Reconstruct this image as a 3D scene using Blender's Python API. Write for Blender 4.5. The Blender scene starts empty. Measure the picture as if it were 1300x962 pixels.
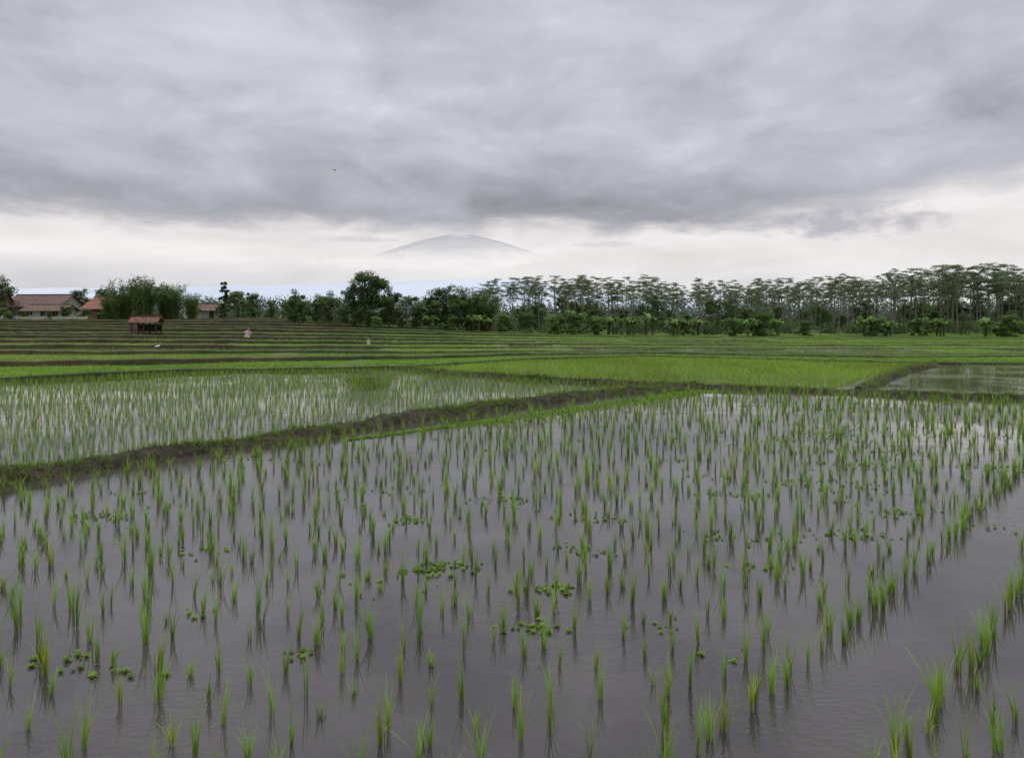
import bpy, math, random
import numpy as np
from mathutils import Vector
rng = np.random.default_rng(7)
random.seed(7)
scene = bpy.context.scene
scene.view_settings.view_transform = 'Standard'
scene.view_settings.look = 'None'
scene.view_settings.exposure = 0
scene.view_settings.gamma = 1

# ------------------------------------------------------------------ helpers
def link(ob):
    scene.collection.objects.link(ob); return ob

def mat_new(name):
    m = bpy.data.materials.new(name); m.use_nodes = True
    nt = m.node_tree; nt.nodes.clear()
    return m, nt

def N(nt, t, **kw):
    n = nt.nodes.new(t)
    for k, v in kw.items(): setattr(n, k, v)
    return n

def MM(nt, op, a, b=None, c=None, clamp=False):
    n = nt.nodes.new('ShaderNodeMath'); n.operation = op; n.use_clamp = clamp
    for i, v in enumerate((a, b, c)):
        if v is None: continue
        if isinstance(v, (int, float)): n.inputs[i].default_value = v
        else: nt.links.new(v, n.inputs[i])
    return n.outputs[0]

def smooth(nt, v, a, b, lo=0.0, hi=1.0):
    n = nt.nodes.new('ShaderNodeMapRange'); n.interpolation_type = 'SMOOTHSTEP'
    nt.links.new(v, n.inputs[0])
    n.inputs[1].default_value = a; n.inputs[2].default_value = b
    n.inputs[3].default_value = lo; n.inputs[4].default_value = hi
    return n.outputs[0]

def mixc(nt, f, a, b):
    n = nt.nodes.new('ShaderNodeMix'); n.data_type = 'RGBA'
    for i, v in ((0, f), (6, a), (7, b)):
        if isinstance(v, (int, float)): n.inputs[i].default_value = v
        elif isinstance(v, tuple): n.inputs[i].default_value = (*v, 1)
        else: nt.links.new(v, n.inputs[i])
    return n.outputs[2]

def noise(nt, vec, scale, detail=4, rough=.5, dist=0.0):
    n = nt.nodes.new('ShaderNodeTexNoise')
    n.inputs['Scale'].default_value = scale; n.inputs['Detail'].default_value = detail
    n.inputs['Roughness'].default_value = rough; n.inputs['Distortion'].default_value = dist
    if vec is not None: nt.links.new(vec, n.inputs['Vector'])
    return n.outputs['Fac']

class Acc:
    def __init__(s): s.V=[]; s.F=[]; s.C=[]; s.M=[]; s.n=0
    def add(s, V, F, C, m=0):
        V = np.asarray(V, float).reshape(-1,3); F = np.asarray(F, int).reshape(-1,4)
        C = np.asarray(C, float)
        if C.ndim == 1: C = np.tile(C, (len(V),1))
        s.V.append(V); s.F.append(F+s.n); s.C.append(C.reshape(-1,3)); s.M.append(np.full(len(F), m)); s.n += len(V)
    def mesh(s, name, mats, smooth=False):
        V=np.concatenate(s.V); F=np.concatenate(s.F); C=np.concatenate(s.C); M=np.concatenate(s.M)
        me = bpy.data.meshes.new(name)
        me.vertices.add(len(V)); me.vertices.foreach_set('co', V.astype(np.float32).ravel())
        me.loops.add(len(F)*4); me.loops.foreach_set('vertex_index', F.astype(np.int32).ravel())
        me.polygons.add(len(F)); me.polygons.foreach_set('loop_start', (np.arange(len(F))*4).astype(np.int32))
        for m in mats: me.materials.append(m)
        me.polygons.foreach_set('material_index', M.astype(np.int32))
        me.update(calc_edges=True)
        a = me.attributes.new('Col','FLOAT_COLOR','POINT')
        c4 = np.ones((len(V),4),np.float32); c4[:,:3]=C
        a.data.foreach_set('color', c4.ravel())
        me.polygons.foreach_set('use_smooth', np.full(len(F), smooth))
        return me
    def obj(s, name, mats, smooth=False):
        return link(bpy.data.objects.new(name, s.mesh(name, mats, smooth)))

def grid_faces(nr, nc, close=False):
    r = np.arange(nr-1)[:,None]; c = np.arange(nc if close else nc-1)[None,:]
    c2 = (c+1) % nc
    return np.stack([r*nc+c, r*nc+c2, (r+1)*nc+c2, (r+1)*nc+c], -1).reshape(-1,4)

def tube(acc, pts, rad, col, sides=6, m=0):
    pts = np.asarray(pts, float); rad = np.asarray(rad, float)
    t = np.gradient(pts, axis=0); t /= np.linalg.norm(t,axis=1)[:,None]+1e-9
    ref = np.array([0.0,0,1]) if abs(t[0,2])<.8 else np.array([1.0,0,0])
    a = np.cross(t, ref); a /= np.linalg.norm(a,axis=1)[:,None]+1e-9
    b = np.cross(t, a)
    th = np.linspace(0,2*np.pi,sides,endpoint=False)
    V = pts[:,None]+rad[:,None,None]*(a[:,None]*np.cos(th)[None,:,None]+b[:,None]*np.sin(th)[None,:,None])
    acc.add(V, grid_faces(len(pts), sides, True), col, m)

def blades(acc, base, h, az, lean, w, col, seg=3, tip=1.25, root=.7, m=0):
    n = len(base)
    if n == 0: return
    t = np.linspace(0,1,seg+1)[None,:]
    d = np.stack([np.cos(az), np.sin(az), np.zeros(n)],-1)
    c = base[:,None,:] + d[:,None,:]*(lean*h)[:,None,None]*(t**1.8)[:,:,None]
    c = c.copy(); c[:,:,2] += h[:,None]*t*(1-.3*np.minimum(lean,1.2)[:,None]*t)
    fb = az + np.pi/2 + rng.normal(0,.6,n)
    sd = np.stack([np.cos(fb), np.sin(fb), np.zeros(n)],-1)
    ww = w[:,None]*np.where(t<.01,.6,1.0)*(1-t**2*.93)*.5
    V = np.stack([c - sd[:,None]*ww[:,:,None], c + sd[:,None]*ww[:,:,None]], 2)
    k = (seg+1)*2
    q = np.array([[2*i,2*i+1,2*i+3,2*i+2] for i in range(seg)])
    F = (np.arange(n)*k)[:,None,None]+q[None]
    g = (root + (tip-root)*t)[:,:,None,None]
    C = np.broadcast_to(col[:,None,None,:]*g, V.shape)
    acc.add(V, F, C.reshape(-1,3), m)

def tufts(acc, P, H, nb, spread, w, col, seg=3, lean=.35, cvar=.2):
    n = len(P)
    if n==0: return
    idx = np.repeat(np.arange(n), nb); m = len(idx)
    a = rng.uniform(0,2*np.pi,m)
    base = P[idx] + np.stack([np.cos(a),np.sin(a),np.zeros(m)],-1)*(rng.uniform(0,1,m)*spread)[:,None]
    h = H[idx]*rng.uniform(.45,1.05,m)
    c = col[idx]*rng.uniform(1-cvar,1+cvar,(m,1))
    ta = rng.uniform(0,2*np.pi,n)[idx]
    blades(acc, base, h, np.where(rng.uniform(0,1,m)<.35,ta,a)+rng.normal(0,.5,m), np.abs(rng.normal(0,lean,m))+.05, w*rng.uniform(.7,1.2,m), c, seg)

def leaves(acc, c, size, col, asp=.5, flat=0.0, m=0):
    n=len(c)
    nn = rng.normal(0,1,(n,3)); nn[:,2] += np.sign(nn[:,2])*flat*3; nn/=np.linalg.norm(nn,axis=1)[:,None]
    r = rng.normal(0,1,(n,3)); a=np.cross(nn,r); a/=np.linalg.norm(a,axis=1)[:,None]; b=np.cross(nn,a)
    s=size[:,None]
    V=np.stack([c-a*s, c-b*s*asp, c+a*s, c+b*s*asp],1)
    acc.add(V, np.arange(n*4).reshape(-1,4), np.repeat(col,4,0), m)

def inpoly(x,y,poly):
    r=np.zeros(x.shape,bool); n=len(poly)
    for i in range(n):
        x1,y1=poly[i]; x2,y2=poly[(i+1)%n]
        cond=((y1>y)!=(y2>y))&(x<(x2-x1)*(y-y1)/(y2-y1+1e-12)+x1)
        r^=cond
    return r

def wob(x, s=0.0):
    return (np.sin(x*.31+s)+.6*np.sin(x*.83+s*2.1)+.35*np.sin(x*1.9+s*3.7)+.2*np.sin(x*4.3+s*1.3))/2.1

# ------------------------------------------------------------------ materials
def foliage_mat(name, trans=.3, rough=.5, spec=.3):
    m, nt = mat_new(name)
    at = N(nt,'ShaderNodeAttribute',attribute_name='Col')
    p = N(nt,'ShaderNodeBsdfPrincipled'); p.inputs['Roughness'].default_value=rough
    p.inputs['Specular IOR Level'].default_value=spec
    nt.links.new(at.outputs['Color'],p.inputs['Base Color'])
    t = N(nt,'ShaderNodeBsdfTranslucent'); nt.links.new(at.outputs['Color'],t.inputs['Color'])
    mx = N(nt,'ShaderNodeMixShader'); mx.inputs[0].default_value=trans
    nt.links.new(p.outputs[0],mx.inputs[1]); nt.links.new(t.outputs[0],mx.inputs[2])
    o=N(nt,'ShaderNodeOutputMaterial'); nt.links.new(mx.outputs[0],o.inputs[0])
    return m

def noisy_mat(name, c1, c2, scale, rough=.9, bump=.3, bdist=.05, attr=False, detail=4):
    m, nt = mat_new(name)
    geo = N(nt,'ShaderNodeNewGeometry')
    nz = noise(nt, geo.outputs['Position'], scale, detail, .6)
    f = smooth(nt, nz, .35, .65)
    col = mixc(nt, f, c1, c2)
    if attr:
        at = N(nt,'ShaderNodeAttribute',attribute_name='Col')
        mu = N(nt,'ShaderNodeMix',data_type='RGBA',blend_type='MULTIPLY'); mu.inputs[0].default_value=1
        nt.links.new(at.outputs['Color'],mu.inputs[6]); nt.links.new(col,mu.inputs[7]); col=mu.outputs[2]
    p = N(nt,'ShaderNodeBsdfPrincipled'); p.inputs['Roughness'].default_value=rough
    p.inputs['Specular IOR Level'].default_value=.25
    nt.links.new(col,p.inputs['Base Color'])
    b=N(nt,'ShaderNodeBump'); b.inputs['Strength'].default_value=bump; b.inputs['Distance'].default_value=bdist
    n2=noise(nt, geo.outputs['Position'], scale*4, 4, .65)
    nt.links.new(n2,b.inputs['Height']); nt.links.new(b.outputs[0],p.inputs['Normal'])
    o=N(nt,'ShaderNodeOutputMaterial'); nt.links.new(p.outputs[0],o.inputs[0])
    return m

m_rice = foliage_mat('rice_leaf', .45, .5, .22)
m_grass = foliage_mat('grass_blade', .38, .6, .15)
m_leaf = foliage_mat('tree_leaf', .3, .6, .2)
m_bark = noisy_mat('bark', (.12,.105,.09), (.20,.18,.15), 6, .9, .4, .02)
m_mud = noisy_mat('bund_mud', (.022,.018,.012), (.062,.050,.030), 4.5, .85, 1, .09)
m_ground = noisy_mat('field_ground', (.75,.75,.75), (1.2,1.15,1.1), .9, .9, .5, .08, attr=True)
m_tile = noisy_mat('roof_tile_red', (.17,.07,.042), (.26,.125,.08), 2.2, .85, .5, .03)
m_tile2 = noisy_mat('roof_tile_weathered', (.085,.062,.055), (.17,.11,.085), 2.2, .9, .5, .03)
m_tile3 = noisy_mat('hut_roof_tile', (.08,.04,.028), (.19,.095,.058), 3.2, .9, .5, .03)
m_wall = noisy_mat('plaster_wall', (.28,.27,.25), (.40,.38,.35), 1.2, .9, .2, .02)
m_brick = noisy_mat('brick_wall', (.16,.09,.065), (.24,.15,.11), 4, .9, .2, .02)
m_dark = noisy_mat('dark_wood', (.03,.022,.016), (.07,.05,.035), 5, .8, .3, .02)
m_cloth = noisy_mat('pale_cloth', (.44,.39,.30), (.62,.56,.46), 8, .8, .3, .02)
m_white = noisy_mat('white_feather', (.70,.70,.68), (.82,.82,.80), 20, .7, .1, .01)
m_orange = noisy_mat('orange_beak', (.5,.22,.05), (.6,.3,.08), 20, .6, .1, .01)
m_birdd = noisy_mat('dark_feather', (.03,.03,.035), (.06,.06,.06), 20, .7, .1, .01)

# water
m_water, nt = mat_new('paddy_water')
geo=N(nt,'ShaderNodeNewGeometry')
mp=N(nt,'ShaderNodeMapping'); mp.inputs['Scale'].default_value=(1,2.4,1); mp.inputs['Rotation'].default_value=(0,0,.35)
nt.links.new(geo.outputs['Position'],mp.inputs['Vector'])
r1=noise(nt,mp.outputs[0],9,2,.5); r2=noise(nt,mp.outputs[0],1.0,2,.5)
patch=smooth(nt,noise(nt,geo.outputs['Position'],.22,2,.5),.42,.60,.15,2.6)
hh=MM(nt,'ADD',MM(nt,'MULTIPLY',r1,patch),MM(nt,'MULTIPLY',r2,1.6))
b=N(nt,'ShaderNodeBump'); b.inputs['Strength'].default_value=1; b.inputs['Distance'].default_value=.0019
nt.links.new(hh,b.inputs['Height'])
mudc=mixc(nt, smooth(nt,noise(nt,geo.outputs['Position'],.5,4,.6),.35,.65),(.030,.026,.025),(.052,.045,.041))
p=N(nt,'ShaderNodeBsdfPrincipled'); nt.links.new(mudc,p.inputs['Base Color'])
p.inputs['Roughness'].default_value=.0; p.inputs['IOR'].default_value=1.78
nt.links.new(b.outputs[0],p.inputs['Normal'])
o=N(nt,'ShaderNodeOutputMaterial'); nt.links.new(p.outputs[0],o.inputs[0])

# ------------------------------------------------------------------ terraces (world metres)
T0X=[-400,-60,-30,-23,-18,-7,0,10,20,27,45,80,400]
T0Y=[20,  26, 30, 32, 37,39.5,47,52,47,43.5,43,44,46]
D=[42,48.5,54,61,67,75,82,91,100,112,125,140,158]
ZL=lambda d: np.interp(d,[42,50,62,77,96,120,150,200],[.0,.15,.38,.68,1.15,1.75,2.15,2.25])
def wfun(x):
    t=np.clip((25-x)/70,0,1); return t*t*(3-2*t)
def yk(k,x):
    return D[k]+(np.interp(x,T0X,T0Y)-42)*math.exp(-.55*k)+.075*(x*math.sin(k*2.3))*.6*np.exp(-np.abs(x)/150)+wob(x*.35,k*1.7)*.9*(0.4 if k==0 else 1)
def zk(k,x):
    return ZL(D[k])*wfun(x)+.03*k+.06
def lf(x):
    t=np.clip((15-x)/50,0,1); return t*t*(3-2*t)
NK=len(D)
CELLS=[np.sort(rng.uniform(-160,160,rng.integers(6,11))) for _ in D]
palette=np.array([[.17,.30,.024],[.21,.34,.030],[.21,.31,.036],[.13,.24,.022],[.17,.27,.03],[.15,.28,.02]])
CC=[palette[rng.integers(0,6,len(c)+1)] for c in CELLS]
WET=[rng.uniform(0,1,len(c)+1)<(.22 if 0<k<8 else 0) for k,c in enumerate(CELLS)]
def terr(x,y):
    x=np.asarray(x,float); y=np.asarray(y,float)
    z=np.full(x.shape,-.15); ki=np.full(x.shape,-1); off=np.zeros(x.shape)
    for k in range(NK):
        e=yk(k,x); mk=y>=e
        z=np.where(mk,zk(k,x),z); ki=np.where(mk,k,ki); off=np.where(mk,y-e,off)
    return z,ki,off
xs=np.concatenate([[-30000,-8000,-2000,-600,-300],np.arange(-170,170.1,.7),[300,600,2000,8000,30000]])
rows=[]; cols=[]
MUD=np.array([.05,.04,.03]); BND=np.array([.042,.068,.018]); BRN=np.array([.08,.055,.035])
def addrow(y,z,c):
    rows.append(np.stack([xs,np.broadcast_to(y,xs.shape),np.broadcast_to(z,xs.shape)],-1))
    cols.append(np.broadcast_to(c,(len(xs),3)).copy())
def bhk(k,x): return (.085+.14*lf(x)+(.07 if k%3==1 else 0))*(1+.35*wob(x*1.7,k))
for yy in (-3000,-200,-40,0,10,18): addrow(np.minimum(yy,yk(0,xs)-1),-.15,MUD)
for k in range(NK):
    e=yk(k,xs); zp=-.15 if k==0 else zk(k-1,xs); z=zk(k,xs)
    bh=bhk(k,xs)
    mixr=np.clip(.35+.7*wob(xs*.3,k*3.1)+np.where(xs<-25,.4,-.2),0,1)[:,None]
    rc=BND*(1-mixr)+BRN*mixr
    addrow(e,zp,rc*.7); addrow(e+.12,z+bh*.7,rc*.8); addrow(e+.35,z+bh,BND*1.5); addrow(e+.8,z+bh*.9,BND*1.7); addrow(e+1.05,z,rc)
    ci=np.searchsorted(CELLS[k],xs); fc=CC[k][ci]*.45+MUD*.3
    cb=np.zeros(len(xs))
    for cx in CELLS[k]: cb=np.maximum(cb,np.exp(-((xs-cx)/.6)**2))
    nxt=yk(k+1,xs) if k<NK-1 else e+20
    fc=fc*(1-cb[:,None])+BND*1.4*cb[:,None]
    for f in (.02,.5,.97): addrow(e+1.1+(nxt-e-1.15)*f,z+cb*.08,fc)
for yy,s in ((200,1),(400,1),(1500,1),(8000,1),(30000,1)): addrow(yy,zk(NK-1,xs)-.01,np.array([.05,.065,.03]))
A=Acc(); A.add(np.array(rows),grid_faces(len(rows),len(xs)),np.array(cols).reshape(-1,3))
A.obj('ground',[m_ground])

# water sheet
wx=np.concatenate([[-300,-160],np.arange(-120,121,4.0),[160,300]])
A=Acc(); wr=[]
for f in (0,1): wr.append(np.stack([wx, np.full(len(wx),-40.0) if f==0 else yk(0,wx)+.06, np.zeros(len(wx))],-1))
A.add(np.array(wr),grid_faces(2,len(wx)),(0.1,.1,.1))
for k in range(NK-1):
    ed=np.concatenate([[-165],CELLS[k],[165]])
    for i in range(len(ed)-1):
        if not WET[k][i] or ed[i+1]-ed[i]<3: continue
        cx=np.linspace(ed[i]+.4,ed[i+1]-.4,int((ed[i+1]-ed[i])/.7)+2)
        A.add(np.array([np.stack([cx,yk(k,cx)+1.02,zk(k,cx)+.035],-1),np.stack([cx,yk(k+1,cx)-.02,zk(k,cx)+.035],-1)]),grid_faces(2,len(cx)),(.1,.1,.1))
A.obj('paddy_water',[m_water])

# ------------------------------------------------------------------ bunds
def resample(pts,step):
    pts=np.array(pts,float)
    for _ in range(2):
        q=[pts[0]]
        for a,b_ in zip(pts[:-1],pts[1:]): q+= [a*.75+b_*.25, a*.25+b_*.75]
        q.append(pts[-1]); pts=np.array(q)
    s=np.concatenate([[0],np.cumsum(np.linalg.norm(np.diff(pts,axis=0),axis=1))])
    t=np.arange(0,s[-1],step)
    return np.stack([np.interp(t,s,pts[:,0]),np.interp(t,s,pts[:,1])],-1),t
B1=[(-42,-22),(-30,-9),(-20,1),(-12.6,8.9),(-9.33,12.4),(-7.5,14.45),(-5.03,17.5),(-1.26,21.9),(4.7,27.2),(7.9,29.0)]
B2=[(7.2,29.2),(11.3,28.1),(18.6,24.8),(30,20),(60,8),(90,-4)]
B3=[(7.2,29.4),(2.5,31.8),(-2,35.2),(-6.7,39.3)]
B4=[(13.8,27.3),(18,33),(22.5,38.5),(27,43.6)]
gA=Acc()
def bund(path,W,Hh,seed,grass_n,gh=.16):
    P,t=resample(path,.09)
    tg=np.gradient(P,axis=0); tg/=np.linalg.norm(tg,axis=1)[:,None]; nr=np.stack([-tg[:,1],tg[:,0]],-1)
    P=P+nr*(wob(t*.9,seed)*.14)[:,None]
    Wt=W*(1+.25*wob(t*1.3,seed+2)+.15*wob(t*5,seed)); Ht=Hh*(1+.3*wob(t*1.1,seed+5)+.2*wob(t*6,seed+1))
    u=np.linspace(-1,1,17)
    def prof(u): return np.clip(1-np.abs(u)**2.6,0,1)
    lump=rng.normal(0,.024,(len(t),17)); lump=(lump+np.roll(lump,1,0)+np.roll(lump,1,1))/1.8
    V=np.zeros((len(t),17,3)); V[:,:,:2]=P[:,None]+nr[:,None]*(u[None]*Wt[:,None]*.5)[:,:,None]
    V[:,:,2]=-.14+(Ht[:,None]+.14)*prof(u)[None]+lump
    a=Acc(); a.add(V,grid_faces(len(t),17),(.1,.1,.1)); a.obj('earth_bund',[m_mud],True)
    n=int(grass_n*t[-1]); i=rng.integers(0,len(t),n)
    uu=np.clip(rng.normal(.0,.55,n),-1.02,1.02)
    dens=np.clip(.8+.5*wob(t*1.9,seed+9),.3,1)[i]*np.clip(.6+.8*wob(t[i]*3.1+uu*4,seed),.15,1); kp=rng.uniform(0,1,n)<dens; i=i[kp]; uu=uu[kp]; n=len(i)
    pos=np.zeros((n,3)); pos[:,:2]=P[i]+nr[i]*(uu*Wt[i]*.5)[:,None]; pos[:,2]=-.14+(Ht[i]+.14)*prof(uu)-.01
    pos[:,2]=np.maximum(pos[:,2],-.02)
    brown=rng.uniform(0,1,(n,1))<.16
    col=np.where(brown,np.array([.18,.155,.065]),np.array([.135,.235,.03]))*rng.uniform(.55,1.35,(n,1))
    tufts(gA,pos,gh*rng.uniform(.4,1.7,n),5,.05,.012,col,2,.6)
bund(B1,.95,.22,1,300,.15)
bund(B2,.75,.15,4,240,.15)
bund(B3,.7,.16,7,160,.2)
bund(B4,.7,.2,11,120,.2)

# grass on terrace bunds
for k in range(NK):
    n=7500
    x=rng.uniform(-125,115,n); x=x[(np.abs(x)<(D[k]*.8+12))]; n=len(x)
    offs=rng.uniform(.2,1.1,n); y=yk(k,x)+offs
    z=zk(k,x)+bhk(k,x)*np.clip(1.1-np.abs(offs-.6)*1.3,0,1)-.02
    bw=np.clip(.2+.7*wob(x*.3,k*3.1)+np.where(x<-25,.3,-.2),0,1)[:,None]
    keep=rng.uniform(0,1,n)>(bw[:,0]*.6)
    col=(np.array([.125,.22,.026])*(1-bw)+np.array([.15,.13,.05])*bw)*rng.uniform(.4,1.3,(n,1))
    P=np.stack([x,y,z],-1)[keep]
    tufts(gA,P,rng.uniform(.08,.2,len(P)),4,.15,.03,col[keep],1,.5)
gA.obj('grass',[m_grass])

# ------------------------------------------------------------------ rice
u=np.array([.7071,.7071]); v=np.array([.7071,-.7071])
def vis(x,y,mar=5): return (np.abs(x)<.80*y+mar)
def ricecol(n,base=(.20,.345,.032)):
    c=np.array(base)*rng.uniform(.7,1.25,(n,1))
    y=rng.uniform(0,1,(n,1))<.12
    return np.where(y,c*np.array([1.3,1.0,1.1]),c)
r_list=np.concatenate([-2.45-.42*np.arange(0,30), -1.5+.40*np.arange(0,60)])
R=Acc(); pts=[]; hs=[]
for r in r_list:
    edge=abs(r+1.5)<.05 or abs(r+2.45)<.05
    st=.18 if edge else .33
    s=np.arange(-30,60,st); s=s+rng.normal(0,.07,len(s)); rr=r+rng.normal(0,.05 if edge else .09,len(s))+.12*np.sin(s*.25+r*.3)
    pts.append(np.stack([s*u[0]+rr*v[0], s*u[1]+rr*v[1]],-1)); hs.append(np.full(len(s),1.08 if edge else 1.0))
pts=np.concatenate(pts); hs=np.concatenate(hs)
near=[(-40,-22),(-28.6,-9.2),(-18.9,.8),(-11.8,8.5),(-8.5,12),(-4.2,17),(-.4,21.3),(5.2,26.4),(7.8,28.2),(11,27.3),(18.3,24),(29.7,19.2),(60,7),(60,-30),(-40,-30)]
mk=inpoly(pts[:,0],pts[:,1],near)&(pts[:,1]>3)&vis(pts[:,0],pts[:,1],6)&(rng.uniform(0,1,len(pts))>.13)
P=pts[mk]; n=len(P); P=np.column_stack([P,np.full(n,-.02)])
H=rng.uniform(.28,.50,n)*np.where(rng.uniform(0,1,n)<.16,.6,1)*hs[mk]
big=rng.uniform(0,1,n)<.38
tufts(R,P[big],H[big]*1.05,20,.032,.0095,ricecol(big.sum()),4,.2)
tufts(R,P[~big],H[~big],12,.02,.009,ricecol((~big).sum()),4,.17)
print('near tufts',n)
left=[(-60,-35),(-43,-21),(-31,-8.5),(-21,1.6),(-13.4,9.6),(-10,13),(-8.3,15),(-5.8,18.1),(-2,22.5),(4.1,28),(6.4,29.2),(2.2,31.2),(-2.4,34.6),(-7,38.8),(-18,36.4),(-23,31.6),(-30,29.4),(-60,25.2)]
g=np.mgrid[-60:60:.27,-60:60:.26].reshape(2,-1).T
g=np.stack([g[:,0]*u[0]+g[:,1]*v[0],g[:,0]*u[1]+g[:,1]*v[1]],-1)+rng.normal(0,.05,(len(g),2))
mk=inpoly(g[:,0],g[:,1],left)&(g[:,1]>3)&vis(g[:,0],g[:,1],5)&(rng.uniform(0,1,len(g))>.12)
P=g[mk]; n=len(P); P=np.column_stack([P,np.full(n,-.02)])
tufts(R,P,rng.uniform(.24,.44,n),8,.03,.0105,ricecol(n,(.19,.325,.034)),2,.2); print('left',n)
mid=[(7.6,29.9),(13.2,28.3),(17.4,33.5),(26,43.4),(20,46.5),(10,51.5),(0,46.4),(-6,39.9),(-1.6,35.8),(3,32.3)]
right=[(14.6,27.6),(19,24.9),(30,20.6),(60,8.7),(80,12),(80,43.4),(28,43),(23.2,38)]
g=np.mgrid[-20:90:.20,10:60:.18].reshape(2,-1).T; g=g+rng.normal(0,.035,g.shape)
mk=inpoly(g[:,0],g[:,1],mid)&vis(g[:,0],g[:,1])&(rng.uniform(0,1,len(g))>.06)
P=g[mk]; n=len(P); pc=(1+.16*wob(P[:,0]*1.1,2)+.12*wob(P[:,1]*1.7+P[:,0]*.5,5))[:,None]; P=np.column_stack([P,np.full(n,-.02)])
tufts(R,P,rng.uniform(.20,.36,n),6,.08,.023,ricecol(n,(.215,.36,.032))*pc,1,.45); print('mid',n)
g=np.mgrid[0:90:.26,5:60:.50].reshape(2,-1).T; g=g+rng.normal(0,.04,g.shape)
g[:,1]+= .25*(g[:,0]-20)
mk=inpoly(g[:,0],g[:,1],right)&vis(g[:,0],g[:,1])
P=g[mk]; n=len(P); P=np.column_stack([P,np.full(n,-.02)])
tufts(R,P,rng.uniform(.20,.32,n),6,.05,.016,ricecol(n,(.17,.29,.03)),1,.3); print('right',n)
R.obj('rice_seedlings',[m_rice])
R=Acc()
n=300000
yy=26+rng.uniform(0,1,n)**1.1*115; xx=rng.uniform(-1,1,n)*(.80*yy+8)
z,ki,off=terr(xx,yy)
ok=(ki>=0)&(off>1.1)&(ki<NK-1)
ok&=~((yy>108)&(xx>-30))
xx,yy,z,ki=xx[ok],yy[ok],z[ok],ki[ok]
col=np.zeros((len(xx),3)); dens=np.ones(len(xx)); nearedge=np.zeros(len(xx),bool)
for k in range(NK):
    s=ki==k; ci=np.searchsorted(CELLS[k],xx[s]); col[s]=CC[k][ci]
    dd=rng.uniform(.75,1.0,len(CELLS[k])+1); dd[rng.uniform(0,1,len(dd))<.08]=.25
    dd[WET[k]]=.35
    dens[s]=dd[ci]
    nearedge[s]=(yk(k+1,xx[s])-yy[s]<.4) if k<NK-1 else False
kp=(rng.uniform(0,1,len(xx))<dens)&~nearedge
xx,yy,z,col=xx[kp],yy[kp],z[kp],col[kp]; n=len(xx); print('terr',n)
pc=(1+.18*wob(xx*.6,1)+.12*wob(yy*1.3+xx*.2,3))[:,None]
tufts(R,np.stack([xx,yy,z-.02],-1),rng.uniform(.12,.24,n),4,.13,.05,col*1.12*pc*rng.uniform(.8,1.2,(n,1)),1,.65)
R.obj('rice_crop',[m_rice])

# ------------------------------------------------------------------ floating weeds
Wd=Acc()
cl=[(-.85,8.2,34,.24),(-1.1,8.0,22,.2),(.43,7.54,26,.2),(.3,6.55,14,.16),(.05,6.6,6,.12),(-1.9,6.09,9,.15),(-3.89,5.9,16,.26),(-3.4,5.75,8,.15),(.91,8.76,20,.3),(-1.46,10.1,22,.3),(3.8,11.56,24,.35),
(7.06,13.9,60,.7),(4.66,9.4,26,.35),(-6.2,10.3,24,.35),(-4,8.76,12,.25),(1.5,6.6,8,.2),(1.3,10.2,16,.3),(-.2,11.2,26,.5),(6.2,11.9,40,.6),(8.3,15.5,60,.9),(5.1,12.5,26,.5),(-2.3,11.8,16,.4),(3.1,8.2,10,.25),(9.7,13.6,40,.6),(11.5,17.5,60,1.0),(9.0,18.5,50,1.0),(13.5,19.5,50,1.1),(7.5,17,40,.9),(-5.5,14.6,24,.5),(6.5,15.4,30,.6),(5.8,10.4,16,.3)]
C=[]
for x,y,n,s in cl:
    n=int(n*1.3); C.append(np.stack([rng.normal(x,s*.85,n),rng.normal(y,s*.4,n)],-1))
for _ in range(200):
    x0=rng.uniform(-14,24); y0=rng.uniform(6,26); n=rng.integers(1,6)
    if x0>2 and y0>9: n+=rng.integers(4,12)
    C.append(np.stack([rng.normal(x0,.2+.012*n,n),rng.normal(y0,.12,n)],-1))
n=5200; s=rng.uniform(9,27,n); rr=-14.72+np.abs(rng.normal(0,.5,n))*np.interp(s,[9,13,20,27],[.15,.6,1.5,1.5])*(1+.6*wob(s*1.3,2))
C.append(np.stack([s*u[0]+rr*v[0], s*u[1]+rr*v[1]],-1))
C=np.concatenate(C); C=C[inpoly(C[:,0],C[:,1],near)]
n=len(C); nl=11
idx=np.repeat(np.arange(n),nl); a=np.tile(np.arange(nl)*2.4,n)+rng.uniform(0,.6,n*nl)
sz=(rng.uniform(.013,.040,n))[idx]
L=sz*rng.uniform(.7,1.2,n*nl); tilt=np.tile(np.linspace(.12,1.1,nl),n)
d=np.stack([np.cos(a)*np.cos(tilt),np.sin(a)*np.cos(tilt),np.sin(tilt)],-1); sdv=np.stack([-np.sin(a),np.cos(a),np.zeros(len(a))],-1)
o0=np.column_stack([C[idx],np.full(len(idx),.004)])
V=np.stack([o0-sdv*(L*.12)[:,None],o0+sdv*(L*.12)[:,None],o0+d*L[:,None]+sdv*(L*.36)[:,None],o0+d*L[:,None]-sdv*(L*.36)[:,None]],1)
colw=np.array([.20,.335,.045])*rng.uniform(.55,1.3,(n,1)); Wd.add(V,np.arange(len(idx)*4).reshape(-1,4),np.repeat(colw,nl,0).repeat(4,0)*np.repeat(rng.uniform(.7,1.2,(n*nl,1)),4,0))
Wd.obj('water_lettuce',[m_rice])

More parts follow.
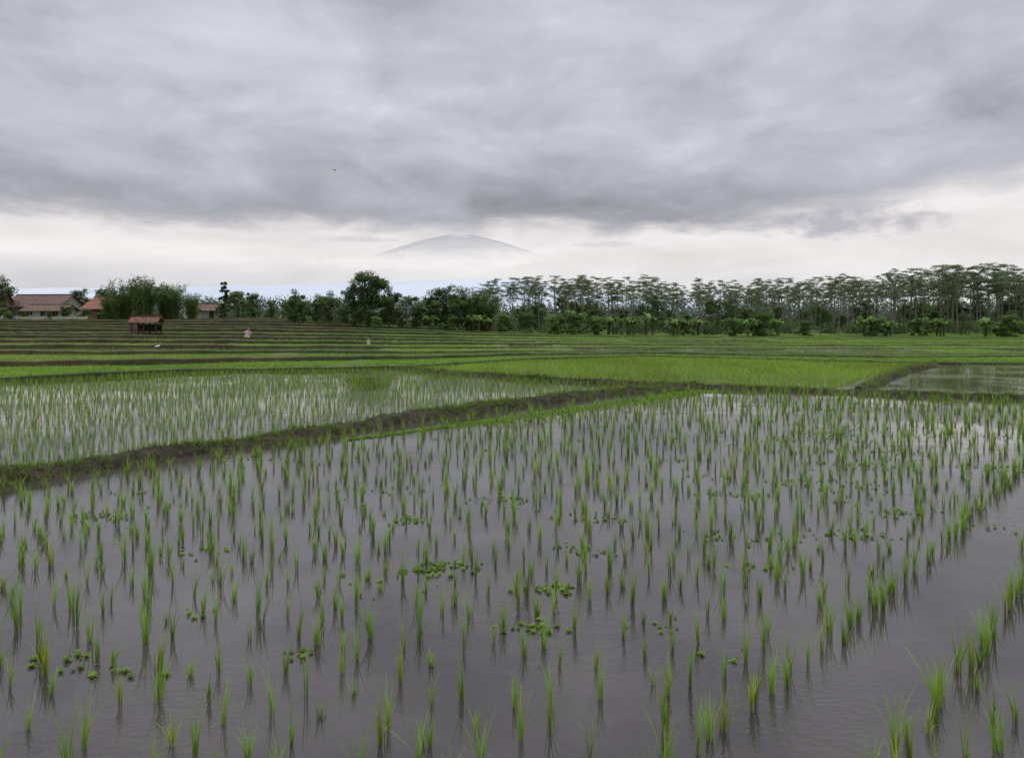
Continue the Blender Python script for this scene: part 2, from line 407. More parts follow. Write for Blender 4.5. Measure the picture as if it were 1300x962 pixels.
# ------------------------------------------------------------------ trees
BK=(.12,.1,.085); LG=1.65
def limb(a,p0,p1,r0,r1,bend=.1,n=6,m=0):
    p0=np.array(p0,float);p1=np.array(p1,float); t=np.linspace(0,1,n)[:,None]
    off=rng.normal(0,bend,3)*np.linalg.norm(p1-p0)
    pts=p0*(1-t)+p1*t+off*np.sin(t*np.pi)
    tube(a,pts,np.linspace(r0,r1,n),BK,6,m); return pts
def blob_leaves(a,c,r,n,size,col,flat=0,hollow=.4):
    d=rng.normal(0,1,(n,3)); d/=np.linalg.norm(d,axis=1)[:,None]
    rad=rng.uniform(hollow,1,n)**.6
    p=np.array(c)+d*rad[:,None]*np.array(r)
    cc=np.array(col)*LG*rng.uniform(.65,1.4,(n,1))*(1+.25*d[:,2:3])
    leaves(a,p,size*rng.uniform(.6,1.3,n),cc,.5,flat,1)
def albizia(H=12):
    a=Acc(); top=np.array([rng.normal(0,.35),rng.normal(0,.35),H*.97])
    hf=H*rng.uniform(.5,.66); tr=limb(a,(0,0,-.3),(top[0]*.5,top[1]*.5,hf),.14,.085,.012,8)
    limb(a,tr[-1],top*[1,1,.93],.085,.03,.03)
    nb=rng.integers(8,12)
    for i in range(nb):
        z0=hf*.9+(H*.93-hf*.9)*(i/nb)*.8
        az=i*2.4+rng.uniform(-.4,.4); R=rng.uniform(1.0,2.6)*(1-.3*i/nb); up=rng.uniform(.7,1.9)
        tx=np.interp(z0,[0,hf,H],[0,top[0]*.5,top[0]]); ty=np.interp(z0,[0,hf,H],[0,top[1]*.5,top[1]])
        e=np.array([tx+np.cos(az)*R,ty+np.sin(az)*R,min(z0+up,H)])
        limb(a,(tx,ty,z0),e,.04,.015,.08,5)
        for j in range(3):
            q=e+np.array([rng.normal(0,.55),rng.normal(0,.55),rng.normal(.05,.2)])
            limb(a,e*.6+np.array([tx,ty,z0])*.4,q,.02,.01,.05,3)
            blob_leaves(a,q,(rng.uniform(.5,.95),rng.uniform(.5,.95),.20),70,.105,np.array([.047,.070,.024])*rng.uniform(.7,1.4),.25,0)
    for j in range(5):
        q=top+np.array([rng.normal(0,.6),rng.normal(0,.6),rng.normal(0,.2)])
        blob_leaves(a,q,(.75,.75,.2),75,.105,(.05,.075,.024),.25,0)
    return a.mesh('albizia_tree',[m_bark,m_leaf])
def broadleaf(H=8,W=3,col=(.045,.072,.02),nc=44,lf_=.15,low=.12,trunk=.2):
    a=Acc(); limb(a,(0,0,-.3),(rng.normal(0,.2),rng.normal(0,.2),H*.75),trunk,.06,.02,8)
    for i in range(nc):
        zz=rng.uniform(low,1)**.8; rr=W*np.sqrt(max(0.03,1-((zz-.5)/.62)**2))*rng.uniform(.15,1)
        az=rng.uniform(0,6.28); c=np.array([np.cos(az)*rr,np.sin(az)*rr,zz*H*.93])
        if i%3==0: limb(a,(0,0,max(.3,c[2]*.6)),c,.06,.015,.08,5)
        r=rng.uniform(.5,1.15)*W*.36
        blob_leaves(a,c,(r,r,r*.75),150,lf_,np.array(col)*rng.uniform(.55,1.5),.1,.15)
    return a.mesh('tree',[m_bark,m_leaf])
def bamboo(H=8.5,W=3.3,col=(.052,.085,.02)):
    a=Acc()
    for i in range(44):
        az=rng.uniform(0,6.28); b0=np.array([np.cos(az),np.sin(az),0])*rng.uniform(0,1.1); R=rng.uniform(.2,1)*W; h=H*rng.uniform(.55,1)
        t=np.linspace(0,1,9); pts=np.stack([b0[0]+np.cos(az)*R*t**2.3,b0[1]+np.sin(az)*R*t**2.3,h*(t-.16*t**5*(R/W)*1.6)*1.05-.2*(1-t)],-1)
        tube(a,pts,np.linspace(.05,.012,9),(.10,.13,.05),5,0)
        n=210; tt=rng.uniform(.12,1,n); p=np.stack([np.interp(tt,t,pts[:,k]) for k in range(3)],-1)
        p+=rng.normal(0,.34,(n,3))*np.array([1,1,.7]); p[:,2]-=.1
        leaves(a,p,.18*rng.uniform(.6,1.3,n),np.array(col)*LG*rng.uniform(.6,1.4)*rng.uniform(.7,1.3,(n,1)),.34,0,1)
    return a.mesh('bamboo_clump',[m_bark,m_leaf])
def frond(a,o,az,L,up,droop,col,wd,ns=14,m=1,banana=False):
    t=np.linspace(0,1,ns); hx=L*t*(1-.15*t); zz=up*L*t-droop*L*t**2.2
    c=np.stack([o[0]+np.cos(az)*hx,o[1]+np.sin(az)*hx,o[2]+zz],-1)
    s=np.array([-np.sin(az),np.cos(az),0])
    if banana:
        w=wd*np.sin(np.clip(t*1.02+.03,0,1)*np.pi)**.6*(t>.12)+.02
        V=np.stack([c-s*w[:,None],c,c+s*w[:,None]],1); V[:,[0,2],2]+=.25*w[:,None]
        a.add(V,grid_faces(ns,3),np.array(col),m)
    else:
        tube(a,c,np.linspace(.03,.008,ns),col,4,m)
        for sg in (-1,1):
            tt=np.linspace(.12,1,26); cc=np.stack([np.interp(tt,t,c[:,k]) for k in range(3)],-1)
            l=wd*np.sin(tt*np.pi*.85+.35)
            e=cc+sg*s*(l*.8)[:,None]+np.array([np.cos(az),np.sin(az),0])*(l*.4)[:,None]+np.array([0,0,-1])*(l*.5)[:,None]
            d=np.array([np.cos(az),np.sin(az),0])*.04
            V=np.stack([cc-d,cc+d,e+d*.3,e-d*.3],1); a.add(V,np.arange(len(tt)*4).reshape(-1,4),col,m)
def banana(H=3.4):
    a=Acc()
    for s in range(3):
        bx,by=rng.normal(0,.6,2) if s else (0,0); h=H*rng.uniform(.45,.62)
        tube(a,[(bx,by,-.2),(bx+.05,by,h*.5),(bx+.1,by,h)],[.16,.13,.07],(.11,.13,.05),7,1)
        for i in range(9):
            frond(a,(bx+.1,by,h-.1),i*2.4+rng.uniform(-.3,.3),H*rng.uniform(.42,.62),rng.uniform(.5,1.5),rng.uniform(.5,1.1),np.array([.11,.195,.038])*rng.uniform(.6,1.3),.30,10,1,True)
    return a.mesh('banana_plant',[m_bark,m_leaf])
def palm(H=7):
    a=Acc(); lx=rng.normal(0,.5); tr=limb(a,(0,0,-.3),(lx,.2,H*.8),.16,.10,.05,9)
    for i in range(20):
        frond(a,tr[-1],i*2.4,rng.uniform(1.9,2.4),rng.uniform(.1,1.1),rng.uniform(.5,.9),np.array([.07,.11,.03])*rng.uniform(.7,1.3),.55)
    return a.mesh('coconut_palm',[m_bark,m_leaf])
def place(me,name,x,y,s=1,sz=None,rot=None,dz=0):
    z=float(terr(np.array([x]),np.array([y]))[0][0])
    ob=bpy.data.objects.new(name,me); ob.location=(x,y,z+dz); ob.rotation_euler=(0,0,rng.uniform(0,6.28) if rot is None else rot)
    ob.scale=(s,s,sz if sz else s); link(ob); return ob
ALB=[albizia() for _ in range(8)]
BRO=[broadleaf(8,2.7),broadleaf(8,3.1,(.04,.068,.02)),broadleaf(8,2.3,(.055,.085,.022),36)]
BIG=broadleaf(9,3.3,(.04,.066,.018),80,.16,.06,.28)
SLIM=broadleaf(9,1.3,(.03,.05,.02),44,.14,.08,.16)
BAM=[bamboo() for _ in range(3)]
BAN=[banana() for _ in range(3)]
PAL=[palm() for _ in range(2)]
BUS=[broadleaf(3,1.7,(.062,.105,.024),26,.12,.03,.08) for _ in range(3)]
place(BRO[0],'broadleaf_tree',-113,150,1.25); place(BRO[1],'broadleaf_tree',-121,156,1.2)
for x,y,s in ((-80.5,141,1.05),(-75,139,1.15),(-70,141,1.0),(-84,143,.75),(-66.5,142,.72),(-77.5,143,1.05),(-72.5,143,.95)): place(BAM[int(abs(x))%3],'bamboo_clump',x,y,s)
place(SLIM,'slender_tree',-63,150,.98)
for x,y,s in ((-59,146,.82),(-55.5,145,.75),(-71,152,.6),(-66,155,.5),(-52,148,.55),(-61,152,.55),(-48,150,.5),(-44,146,.55)): place(BRO[int(abs(x))%3],'broadleaf_tree',x,y,s)
place(PAL[0],'coconut_palm',-57,143,.9)
for x,y,s in ((-36.5,114,.74),(-33.2,116,.66),(-30.2,113,.72),(-38.5,118,.5),(-27.3,112,.5),(-34.8,113,.5)): place(BRO[int(abs(x))%3],'broadleaf_tree',x,y,s)
place(PAL[1],'coconut_palm',-29,111,.72); place(PAL[0],'coconut_palm',-15.8,108,.82); place(PAL[1],'coconut_palm',-17,110,.75)
place(BIG,'broadleaf_tree',-22.3,106,1.0); place(BRO[1],'broadleaf_tree',-24.8,107,.88); place(BRO[0],'broadleaf_tree',-19.4,107,.85)
for x,y,s in ((-13,106,.78),(-10.4,107,.9),(-8.3,105,.86),(-17.3,106,.45),(-15,107,.5),(-11.8,105,.6)): place(BRO[int(abs(x)*3)%3],'broadleaf_tree',x,y,s)
for x,y,s in ((-6.3,106,.92),(-4.2,107,.85)): place(BAM[int(abs(x))%3],'bamboo_clump',x,y,s*.95)
# albizia grove
for d in (110,118,127,137,148,160,175):
    x=-5.0*d/110+rng.uniform(0,2)
    while x<.86*d:
        yy_=d+rng.normal(0,2.5)
        f=np.interp(x/d,[-.05,0,.15,.3,.45,.55,.65,.75],[.042,.05,.055,.047,.053,.060,.070,.067])*rng.uniform(.66,1.12)
        Ht=3+f*d; s=Ht/12
        ob=place(ALB[rng.integers(0,8)],'albizia_tree',x,yy_,s*rng.uniform(.85,1.15),s)
        ob.rotation_euler=(rng.normal(0,.03),rng.normal(0,.03),ob.rotation_euler[2])
        if rng.uniform()<.34:
            place(BRO[rng.integers(0,3)],'broadleaf_tree',x+2,yy_+1.5,Ht/8*rng.uniform(.38,.68))
        x+=np.interp(x/d,[0,.3,.7],[5.2,4.2,3.2])*rng.uniform(.5,1.5)
for x,y,s in ((31.8,97,.95),(35.2,96,1.05),(50,94,.8),(52,97,.9),(67.5,93,1.0),(70,95,.8),(6.3,101,1.05),(9.4,102,1.15),(12.6,101,.85),(-1,103,.9),(2.2,104,1.1),(43,100,.8),(59,99,.9),(75,94,1.0),(-9,102,.7),(-20,101,.6),(26,101,.8)):
    place(BUS[rng.integers(0,3)],'bush',x,y,s*rng.uniform(.9,1.1))
for x,y,s in ((18,101,.95),(21,102,1.0),(23.5,100,.9),(33.5,95,.85),(49.5,96,.95),(51.8,95,.8),(14.5,103,1),(-5.8,103,.85),(-3.6,102,.8),(62,98,.9),(39,100,.9),(-12,103,.8),(66,95,.8),(28,102,.9)):
    place(BAN[rng.integers(0,3)],'banana_plant',x,y,s)
U=Acc(); 
for i in range(420):
    x=rng.uniform(-12,105); y=rng.uniform(103,150); z=float(terr(np.array([x]),np.array([y]))[0][0])
    h=rng.uniform(.7,2.8)*(1.3 if x<30 else 1); w=rng.uniform(.9,2.0)
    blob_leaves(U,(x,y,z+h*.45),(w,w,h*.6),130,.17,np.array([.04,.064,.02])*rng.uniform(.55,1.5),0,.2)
for i in range(140):
    x=rng.uniform(-125,-14); y=np.interp(x,[-125,-50,-40,-14],[165,160,122,112])+rng.uniform(0,8); z=float(terr(np.array([x]),np.array([y]))[0][0])
    h=rng.uniform(.8,3.0); w=rng.uniform(1,2.4)
    blob_leaves(U,(x,y,z+h*.45),(w,w,h*.6),120,.18,np.array([.042,.064,.024])*rng.uniform(.6,1.4),0,.2)
U.obj('undergrowth',[m_bark,m_leaf])
U=Acc()
for i in range(760):
    y=rng.uniform(190,300); x=rng.uniform(-.85,.9)*y
    z=2.2*wfun(x)+.4; r_=x/y>-.02
    h=(rng.uniform(4,10.5) if r_ else rng.uniform(3.5,8))*y/220; w=rng.uniform(2,4.5)
    blob_leaves(U,(x,y,z+h*.5),(w,w,h*.52),170,.4,np.array([.062,.082,.060])*rng.uniform(.65,1.25),0,.2)  # distance haze painted into the leaf colour, lighter and bluer
U.obj('distant_trees',[m_bark,m_leaf])

# ------------------------------------------------------------------ buildings
def mesh_obj(name,verts,faces,mat,parent=None,loc=(0,0,0)):
    me=bpy.data.meshes.new(name); me.from_pydata(verts,[],faces); me.materials.append(mat); me.update()
    ob=link(bpy.data.objects.new(name,me)); ob.location=loc
    if parent: ob.parent=parent
    return ob
def boxv(x0,x1,y0,y1,z0,z1):
    return [(x0,y0,z0),(x1,y0,z0),(x1,y1,z0),(x0,y1,z0),(x0,y0,z1),(x1,y0,z1),(x1,y1,z1),(x0,y1,z1)]
BF=[(0,3,2,1),(4,5,6,7),(0,1,5,4),(1,2,6,5),(2,3,7,6),(3,0,4,7)]
def boxes(name,bl,mat,parent):
    V=[];F=[]
    for b_ in bl:
        k=len(V); V+=boxv(*b_); F+=[tuple(i+k for i in f) for f in BF]
    return mesh_obj(name,V,F,mat,parent)
def gable(name,L,Wd_,z0,z1,ov,mat,parent,th=.12):
    xa,xb=-L/2-ov,L/2+ov; ya,yb=-Wd_/2-ov,Wd_/2+ov
    V=[(xa,ya,z0),(xb,ya,z0),(xb,0,z1),(xa,0,z1),(xa,yb,z0),(xb,yb,z0),(xa,ya,z0-th),(xb,ya,z0-th),(xb,0,z1-th),(xa,0,z1-th),(xa,yb,z0-th),(xb,yb,z0-th)]
    F=[(0,1,2,3),(3,2,5,4),(6,9,8,7),(9,10,11,8),(0,6,7,1),(4,5,11,10),(0,3,9,6),(3,4,10,9),(1,7,8,2),(2,8,11,5)]
    mesh_obj(name,V,F,mat,parent)
    V=[];F=[]
    n=int((Wd_/2+ov)/.45)
    for i in range(n):
        for sg in (-1,1):
            f=i/n; y=sg*(Wd_/2+ov)*(1-f); z=z0+(z1-z0)*f
            k=len(V); dy=-sg*.22; V+=[(xa,y,z+.02),(xb,y,z+.02),(xb,y+dy,z+.10),(xa,y+dy,z+.10),(xa,y+dy*1.5,z+.03+(z1-z0)/n*.5),(xb,y+dy*1.5,z+.03+(z1-z0)/n*.5)]
            F+=[(k,k+1,k+2,k+3),(k+3,k+2,k+5,k+4)]
    mesh_obj('tile_courses',V,F,mat,parent)
    boxes('ridge_cap',[(xa,xb,-.15,.15,z1-.02,z1+.12)],mat,parent)
def house(x,y,L,Wd_,hw,hr,rot,wm,rm,name='village_house'):
    z=float(terr(np.array([x]),np.array([y]))[0][0])
    e=link(bpy.data.objects.new(name,None)); e.location=(x,y,z); e.rotation_euler=(0,0,rot)
    boxes('walls',[(-L/2,L/2,-Wd_/2,Wd_/2,-.3,hw)],wm,e)
    V=[(-L/2,-Wd_/2,hw),(-L/2,Wd_/2,hw),(-L/2,0,hw+hr-.15),(L/2,-Wd_/2,hw),(L/2,Wd_/2,hw),(L/2,0,hw+hr-.15)]
    mesh_obj('gable_ends',V,[(0,2,1),(3,4,5)],wm,e)
    gable('roof',L,Wd_,hw+.02,hw+hr,.6,rm,e)
    n=max(2,int(L/2.6)); wins=[];fr=[]
    for i in range(n):
        cx=-L/2+(i+.5)*L/n
        if i==n//2: boxes('door',[(cx-.5,cx+.5,-Wd_/2-.03,-Wd_/2+.02,0,2.05)],m_dark,e)
        else:
            wins.append((cx-.5,cx+.5,-Wd_/2-.02,-Wd_/2+.02,.95,2.0)); fr+= [(cx-.6,cx+.6,-Wd_/2-.06,-Wd_/2-.021,2.0,2.08),(cx-.6,cx+.6,-Wd_/2-.06,-Wd_/2-.021,.86,.95),(cx-.03,cx+.03,-Wd_/2-.05,-Wd_/2-.021,.95,2.0)]
    boxes('windows',wins,m_dark,e); boxes('window_frames',fr,m_cloth,e)
house(-119,152,11,8,2.9,3.2,.25,m_brick,m_tile)
house(-108,158,13,8,2.8,2.9,-.10,m_wall,m_tile2)
house(-101,149.5,8,5.5,2.0,1.4,.05,m_wall,m_tile2)
house(-91.5,156,8.5,7,2.5,2.8,-.25,m_brick,m_tile)
house(-72,160,7,5,2.0,1.6,.3,m_wall,m_tile2)
for x,y,s in ((-110,147,.9),(-104.5,146.5,.6),(-96,147,1.0),(-93,149,.8),(-87.5,148,1.1),(-99,146,.7),(-107,145,.6)): place(BUS[int(abs(x))%3],'bush',x,y,s)
place(BRO[2],'broadleaf_tree',-98,164,.95); place(BRO[0],'broadleaf_tree',-87,162,.95); place(BRO[1],'broadleaf_tree',-106,168,.95); place(BRO[1],'broadleaf_tree',-94,166,.85)
zz=float(terr(np.array([-100.]),np.array([145.]))[0][0])
fe=link(bpy.data.objects.new('garden_wall',None)); fe.location=(-103,146,zz)
boxes('wall',[(-12,12,-.1,.1,-.3,.8)],m_wall,fe); boxes('pillars',[(i*3-.16,i*3+.16,-.15,.15,-.3,1.0) for i in range(-4,5)],m_wall,fe)
# field hut
hx,hy=-42,78.5; hz=float(terr(np.array([hx]),np.array([hy]))[0][0])
he=link(bpy.data.objects.new('field_hut',None)); he.location=(hx,hy,hz); he.rotation_euler=(0,0,.12)
boxes('posts',[(a_-.06,a_+.06,b_-.06,b_+.06,-.2,1.6) for a_ in (-1.3,0,1.3) for b_ in (-.9,.9)],m_dark,he)
boxes('platform',[(-1.35,1.35,-.95,.95,.5,.58)],m_dark,he)
boxes('rails',[(-1.3,1.3,.88,.92,1.0,1.06),(-1.3,1.3,.88,.92,.75,.8),(-1.3,-.2,-.92,-.88,.85,.9)],m_dark,he)
boxes('back_screen',[(-1.25,1.25,.93,.96,.58,1.35)],m_mud,he)
gable('roof',2.6,1.9,1.6,2.3,.3,m_tile3,he,.07)
def scarecrow(x,y,h,tilt):
    z=float(terr(np.array([x]),np.array([y]))[0][0]); a=Acc()
    tube(a,[(0,0,-.2),(0,0,h)],[.025,.02],(.2,.15,.1),6,0)
    tube(a,[(-h*.33,0,h*.72),(h*.33,0,h*.76)],[.02,.02],(.2,.15,.1),6,0)
    zz_=np.linspace(h*.78,h*.22,8); th=np.linspace(0,2*np.pi,16,endpoint=False)
    V=[[(np.cos(t)*(h*.10+h*.12*(1-(z_/h-.2)/.6)+.02*np.sin(5*t)),np.sin(t)*h*.09,z_) for t in th] for z_ in zz_]
    a.add(V,grid_faces(8,16,True),(1,1,1),1)
    for sg in (-1,1):
        tube(a,[(sg*h*.06,0,h*.74),(sg*h*.17,0,h*.68),(sg*h*.26,0,h*.56)],[h*.07,h*.055,h*.06],(1,1,1),8,1)
    tube(a,[(0,0,h*.78),(0,0,h*.84),(0,0,h*.92),(0,0,h*.97)],[h*.03,h*.075,h*.075,h*.02],(1,1,1),10,1)
    tube(a,[(0,0,h*.93),(0,0,h*.96),(0,0,h*1.06)],[h*.17,h*.12,h*.01],(1,1,1),12,2)
    o=a.obj('scarecrow',[m_dark,m_cloth,m_tile2]); o.location=(x,y,z); o.rotation_euler=(0,tilt,.5)
scarecrow(-28.4,73,1.3,.18); scarecrow(-13,62,.8,-.1)
def egret(x,y):
    z=float(terr(np.array([x]),np.array([y]))[0][0])+.15; a=Acc()
    tube(a,[(-.26,0,.30),(-.15,0,.36),(0,0,.40),(.1,0,.42),(.16,0,.47)],[.01,.06,.085,.065,.03],(1,1,1),10,0)
    tube(a,[(.14,0,.45),(.2,0,.52),(.17,0,.6),(.19,0,.67),(.23,0,.69),(.26,0,.69)],[.035,.022,.018,.022,.025,.012],(1,1,1),8,0)
    tube(a,[(.25,0,.69),(.36,0,.675)],[.01,.002],(1,1,1),6,1)
    for s in (-.03,.03): tube(a,[(0,s,.36),(.02,s,.2),(0,s,0),(.05,s,-.1)],[.02,.008,.008,.008],(1,1,1),5,2)
    o=a.obj('egret',[m_white,m_orange,m_birdd],True); o.location=(x,y,z); o.rotation_euler=(0,0,.4); o.scale=(.8,.8,.8)
egret(-27.5,53)
a=Acc(); tube(a,[(-.2,0,0),(-.1,0,.01),(.05,0,.02),(.15,0,.02),(.2,0,.01)],[.01,.03,.04,.025,.004],(1,1,1),8)
for s in (-1,1):
    V=[[(.08,0,.02),(.1,s*.2,.12),(.02,s*.48,.08)],[(-.06,0,.02),(-.05,s*.2,.11),(-.04,s*.48,.07)]]
    a.add(V,grid_faces(2,3),(1,1,1))
o=a.obj('flying_bird',[m_birdd]); o.location=(-20.8,80,20.2); o.rotation_euler=(.2,0,.5)

# ------------------------------------------------------------------ hills and volcano
def painted_haze_mat(name,c,e,alpha=None):
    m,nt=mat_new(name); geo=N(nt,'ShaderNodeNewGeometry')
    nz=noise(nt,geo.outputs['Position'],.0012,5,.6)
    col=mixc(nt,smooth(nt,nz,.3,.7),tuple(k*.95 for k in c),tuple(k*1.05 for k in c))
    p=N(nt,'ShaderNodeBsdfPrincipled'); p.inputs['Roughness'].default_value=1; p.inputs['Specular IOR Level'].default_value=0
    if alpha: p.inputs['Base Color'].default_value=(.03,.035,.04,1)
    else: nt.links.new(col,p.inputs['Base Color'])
    nt.links.new(col,p.inputs['Emission Color']); p.inputs['Emission Strength'].default_value=e  # aerial haze painted in: bluish colour that also glows
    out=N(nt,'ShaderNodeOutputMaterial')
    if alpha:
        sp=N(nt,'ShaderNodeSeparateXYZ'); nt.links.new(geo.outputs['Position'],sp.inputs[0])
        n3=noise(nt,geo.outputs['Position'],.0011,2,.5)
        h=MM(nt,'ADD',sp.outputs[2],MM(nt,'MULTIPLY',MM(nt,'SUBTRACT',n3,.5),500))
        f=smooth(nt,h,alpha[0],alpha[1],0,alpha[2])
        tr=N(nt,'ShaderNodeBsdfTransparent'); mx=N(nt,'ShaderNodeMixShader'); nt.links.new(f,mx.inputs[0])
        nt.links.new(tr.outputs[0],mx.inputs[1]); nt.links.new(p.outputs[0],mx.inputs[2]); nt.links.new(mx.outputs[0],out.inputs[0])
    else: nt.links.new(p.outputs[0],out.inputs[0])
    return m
m_hill=painted_haze_mat('hill_painted_haze',(.29,.32,.36),.85); m_volc=painted_haze_mat('volcano_painted_haze',(.40,.425,.50),.95,(1150,1640,.42))
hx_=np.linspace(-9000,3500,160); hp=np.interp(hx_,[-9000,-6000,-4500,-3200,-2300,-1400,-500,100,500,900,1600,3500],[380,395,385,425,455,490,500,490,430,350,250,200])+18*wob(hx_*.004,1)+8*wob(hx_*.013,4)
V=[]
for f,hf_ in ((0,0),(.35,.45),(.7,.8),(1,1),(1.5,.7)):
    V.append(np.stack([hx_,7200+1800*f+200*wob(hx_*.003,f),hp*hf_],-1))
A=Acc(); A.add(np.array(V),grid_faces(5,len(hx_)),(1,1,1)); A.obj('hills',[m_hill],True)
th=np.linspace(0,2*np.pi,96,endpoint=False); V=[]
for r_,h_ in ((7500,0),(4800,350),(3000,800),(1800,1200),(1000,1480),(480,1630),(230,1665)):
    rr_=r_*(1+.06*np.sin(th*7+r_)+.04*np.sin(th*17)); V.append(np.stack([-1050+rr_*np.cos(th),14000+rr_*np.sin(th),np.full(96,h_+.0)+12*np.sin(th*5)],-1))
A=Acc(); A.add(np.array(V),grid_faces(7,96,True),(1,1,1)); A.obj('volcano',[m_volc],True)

# ------------------------------------------------------------------ world
w=bpy.data.worlds.new('World'); scene.world=w; w.use_nodes=True; nt=w.node_tree; nt.nodes.clear()
try:
    w.cycles.sampling_method='MANUAL'; w.cycles.sample_map_resolution=256
except Exception: pass
SUN_EL=math.radians(58); SUN_AZ=math.radians(25)
sky=N(nt,'ShaderNodeTexSky',sky_type='NISHITA'); sky.sun_disc=False; sky.sun_elevation=SUN_EL; sky.sun_rotation=SUN_AZ
tc=N(nt,'ShaderNodeTexCoord'); sp=N(nt,'ShaderNodeSeparateXYZ'); nt.links.new(tc.outputs['Generated'],sp.inputs[0])
X,Y,Z=sp.outputs; zc=MM(nt,'MAXIMUM',Z,0.0)
hxy=MM(nt,'MAXIMUM',MM(nt,'SQRT',MM(nt,'ADD',MM(nt,'MULTIPLY',X,X),MM(nt,'MULTIPLY',Y,Y))),.01)
e=MM(nt,'DIVIDE',zc,hxy); az=MM(nt,'ARCTAN2',X,Y)
def deckvec(off,w_):
    zz=MM(nt,'ADD',zc,off); cb=N(nt,'ShaderNodeCombineXYZ')
    nt.links.new(MM(nt,'DIVIDE',X,zz),cb.inputs[0]); nt.links.new(MM(nt,'DIVIDE',Y,zz),cb.inputs[1]); cb.inputs[2].default_value=w_
    return cb.outputs[0]
cs=N(nt,'ShaderNodeCombineXYZ'); nt.links.new(MM(nt,'MULTIPLY',az,2.6),cs.inputs[0]); nt.links.new(MM(nt,'MULTIPLY',e,11),cs.inputs[1]); cs.inputs[2].default_value=1.7
nA=noise(nt,deckvec(.13,3.3),.8,3,.5,.4); nB=noise(nt,deckvec(.26,5.1),3.6,5,.56,.35); nC=noise(nt,cs.outputs[0],1.7,5,.56,.3)
q=MM(nt,'ADD',e,MM(nt,'ADD',MM(nt,'MULTIPLY',MM(nt,'SUBTRACT',nB,.5),.07),MM(nt,'MULTIPLY',MM(nt,'SUBTRACT',nC,.5),.08)))
q=MM(nt,'SUBTRACT',q,smooth(nt,az,.25,.7,0,.045))
deck=smooth(nt,q,.108,.145)
base=N(nt,'ShaderNodeFloatCurve')
cv=base.mapping.curves[0]; cv.points[0].location=(0,.44); cv.points[1].location=(1,.55)
for px_,py_ in ((.13,.385),(.19,.435),(.27,.545),(.45,.53)): cv.points.new(px_,py_)
base.mapping.update(); nt.links.new(e,base.inputs['Value'])
mod=MM(nt,'ADD',MM(nt,'MULTIPLY',MM(nt,'SUBTRACT',nA,.5),.9),MM(nt,'ADD',MM(nt,'MULTIPLY',MM(nt,'SUBTRACT',nB,.5),.95),MM(nt,'MULTIPLY_ADD',MM(nt,'SUBTRACT',nC,.5),.4,1.05)))
dv=MM(nt,'MULTIPLY',base.outputs[0],mod)
def scale_col(v,c):
    n=nt.nodes.new('ShaderNodeCombineColor')
    for i in range(3): nt.links.new(MM(nt,'MULTIPLY',v,c[i]),n.inputs[i])
    return n.outputs[0]
deckc=scale_col(dv,(.965,.97,1.085))
lowv=MM(nt,'MULTIPLY_ADD',MM(nt,'SUBTRACT',nC,.5),.55,.83)
lowc=mixc(nt,smooth(nt,e,.02,.09),scale_col(lowv,(.94,.96,1.0)),scale_col(lowv,(1.04,.98,.975)))
col=mixc(nt,deck,lowc,deckc)
cp=N(nt,'ShaderNodeCombineXYZ'); nt.links.new(MM(nt,'MULTIPLY',az,1.0),cp.inputs[0]); nt.links.new(MM(nt,'MULTIPLY',e,2.2),cp.inputs[1]); cp.inputs[2].default_value=.4
nP=noise(nt,cp.outputs[0],26,4,.6,.2)
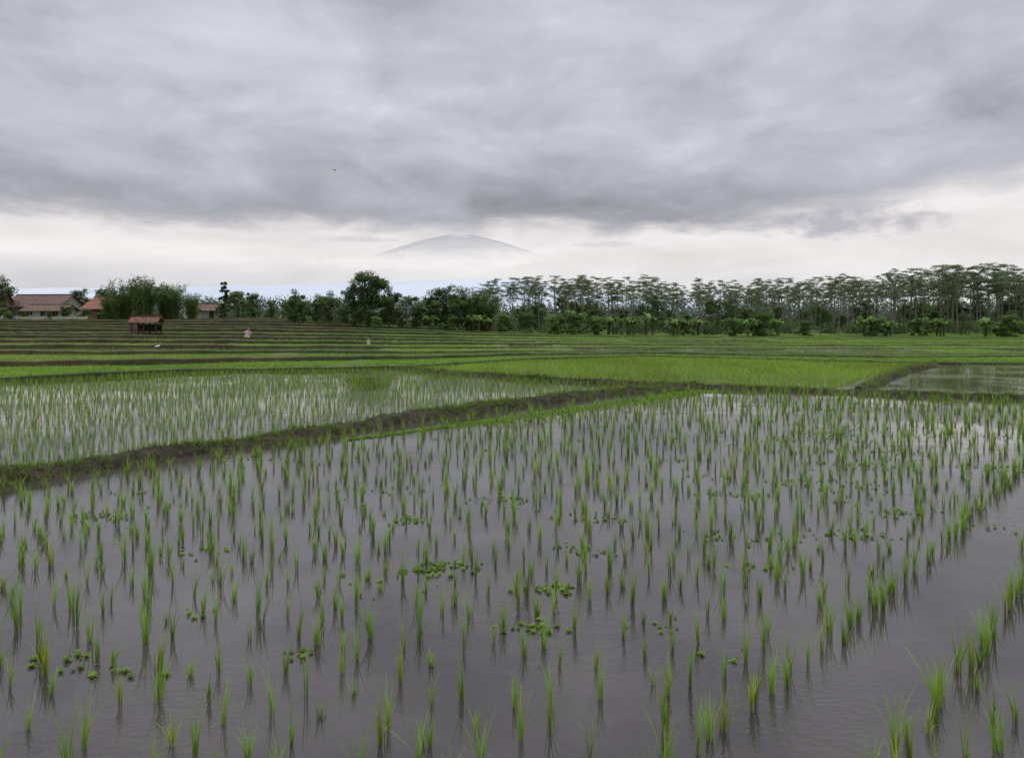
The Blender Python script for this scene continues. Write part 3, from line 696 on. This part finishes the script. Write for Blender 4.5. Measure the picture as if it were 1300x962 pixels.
def spot(ca,ce,ra,re,color,amt,col,warp=.9,soft=.55):
    da=MM(nt,'DIVIDE',MM(nt,'SUBTRACT',az,ca),ra); de=MM(nt,'DIVIDE',MM(nt,'SUBTRACT',e,ce),re)
    r=MM(nt,'SQRT',MM(nt,'ADD',MM(nt,'MULTIPLY',da,da),MM(nt,'MULTIPLY',de,de)))
    r=MM(nt,'ADD',r,MM(nt,'MULTIPLY',MM(nt,'SUBTRACT',nP,.5),warp*2))
    f=MM(nt,'SUBTRACT',1.0,smooth(nt,r,soft,1.15)); f=MM(nt,'MULTIPLY',f,amt)
    return mixc(nt,f,col,color)
col=spot(.45,.125,.11,.024,(.40,.40,.46),.8,col,.9,.2)
col=spot(-.07,.087,.12,.014,(.96,.92,.91),.9,col)
col=spot(-.16,.078,.12,.010,(.94,.89,.88),.7,col)
col=spot(.13,.106,.05,.006,(.58,.57,.61),.5,col,.9,.2)
col=spot(-.22,.112,.06,.006,(.54,.53,.58),.5,col,.9,.2)
col=mixc(nt,MM(nt,'MULTIPLY',smooth(nt,az,.05,-.45),smooth(nt,e,.085,.05,0,.4)),col,(.58,.56,.61))
zen=smooth(nt,Z,.58,.95,1.0,3.7)  # overhead sky boosted above the view to add diffuse fill light
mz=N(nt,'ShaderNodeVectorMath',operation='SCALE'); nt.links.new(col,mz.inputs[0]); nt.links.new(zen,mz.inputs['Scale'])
b1=N(nt,'ShaderNodeBackground'); nt.links.new(sky.outputs[0],b1.inputs[0]); b1.inputs[1].default_value=.1
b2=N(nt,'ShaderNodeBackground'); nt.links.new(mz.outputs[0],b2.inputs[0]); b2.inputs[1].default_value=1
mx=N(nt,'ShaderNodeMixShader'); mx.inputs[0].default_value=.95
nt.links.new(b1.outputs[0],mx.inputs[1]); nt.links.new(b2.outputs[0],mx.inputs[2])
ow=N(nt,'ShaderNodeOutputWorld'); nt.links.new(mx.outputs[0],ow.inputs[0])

sl=bpy.data.lights.new('sun','SUN'); sl.energy=1.1; sl.angle=math.radians(20); sl.color=(1,.95,.88)
so=link(bpy.data.objects.new('sun',sl))
dirv=Vector((math.sin(SUN_AZ)*math.cos(SUN_EL),math.cos(SUN_AZ)*math.cos(SUN_EL),math.sin(SUN_EL)))
so.rotation_euler=dirv.to_track_quat('Z','Y').to_euler()

cam=bpy.data.cameras.new('camera'); cam.lens=24; cam.sensor_width=36; cam.clip_start=.1; cam.clip_end=60000
cam.shift_y=-.06
co=link(bpy.data.objects.new('camera',cam)); co.location=(0,0,3); co.rotation_euler=(math.pi/2,0,0)
scene.camera=co
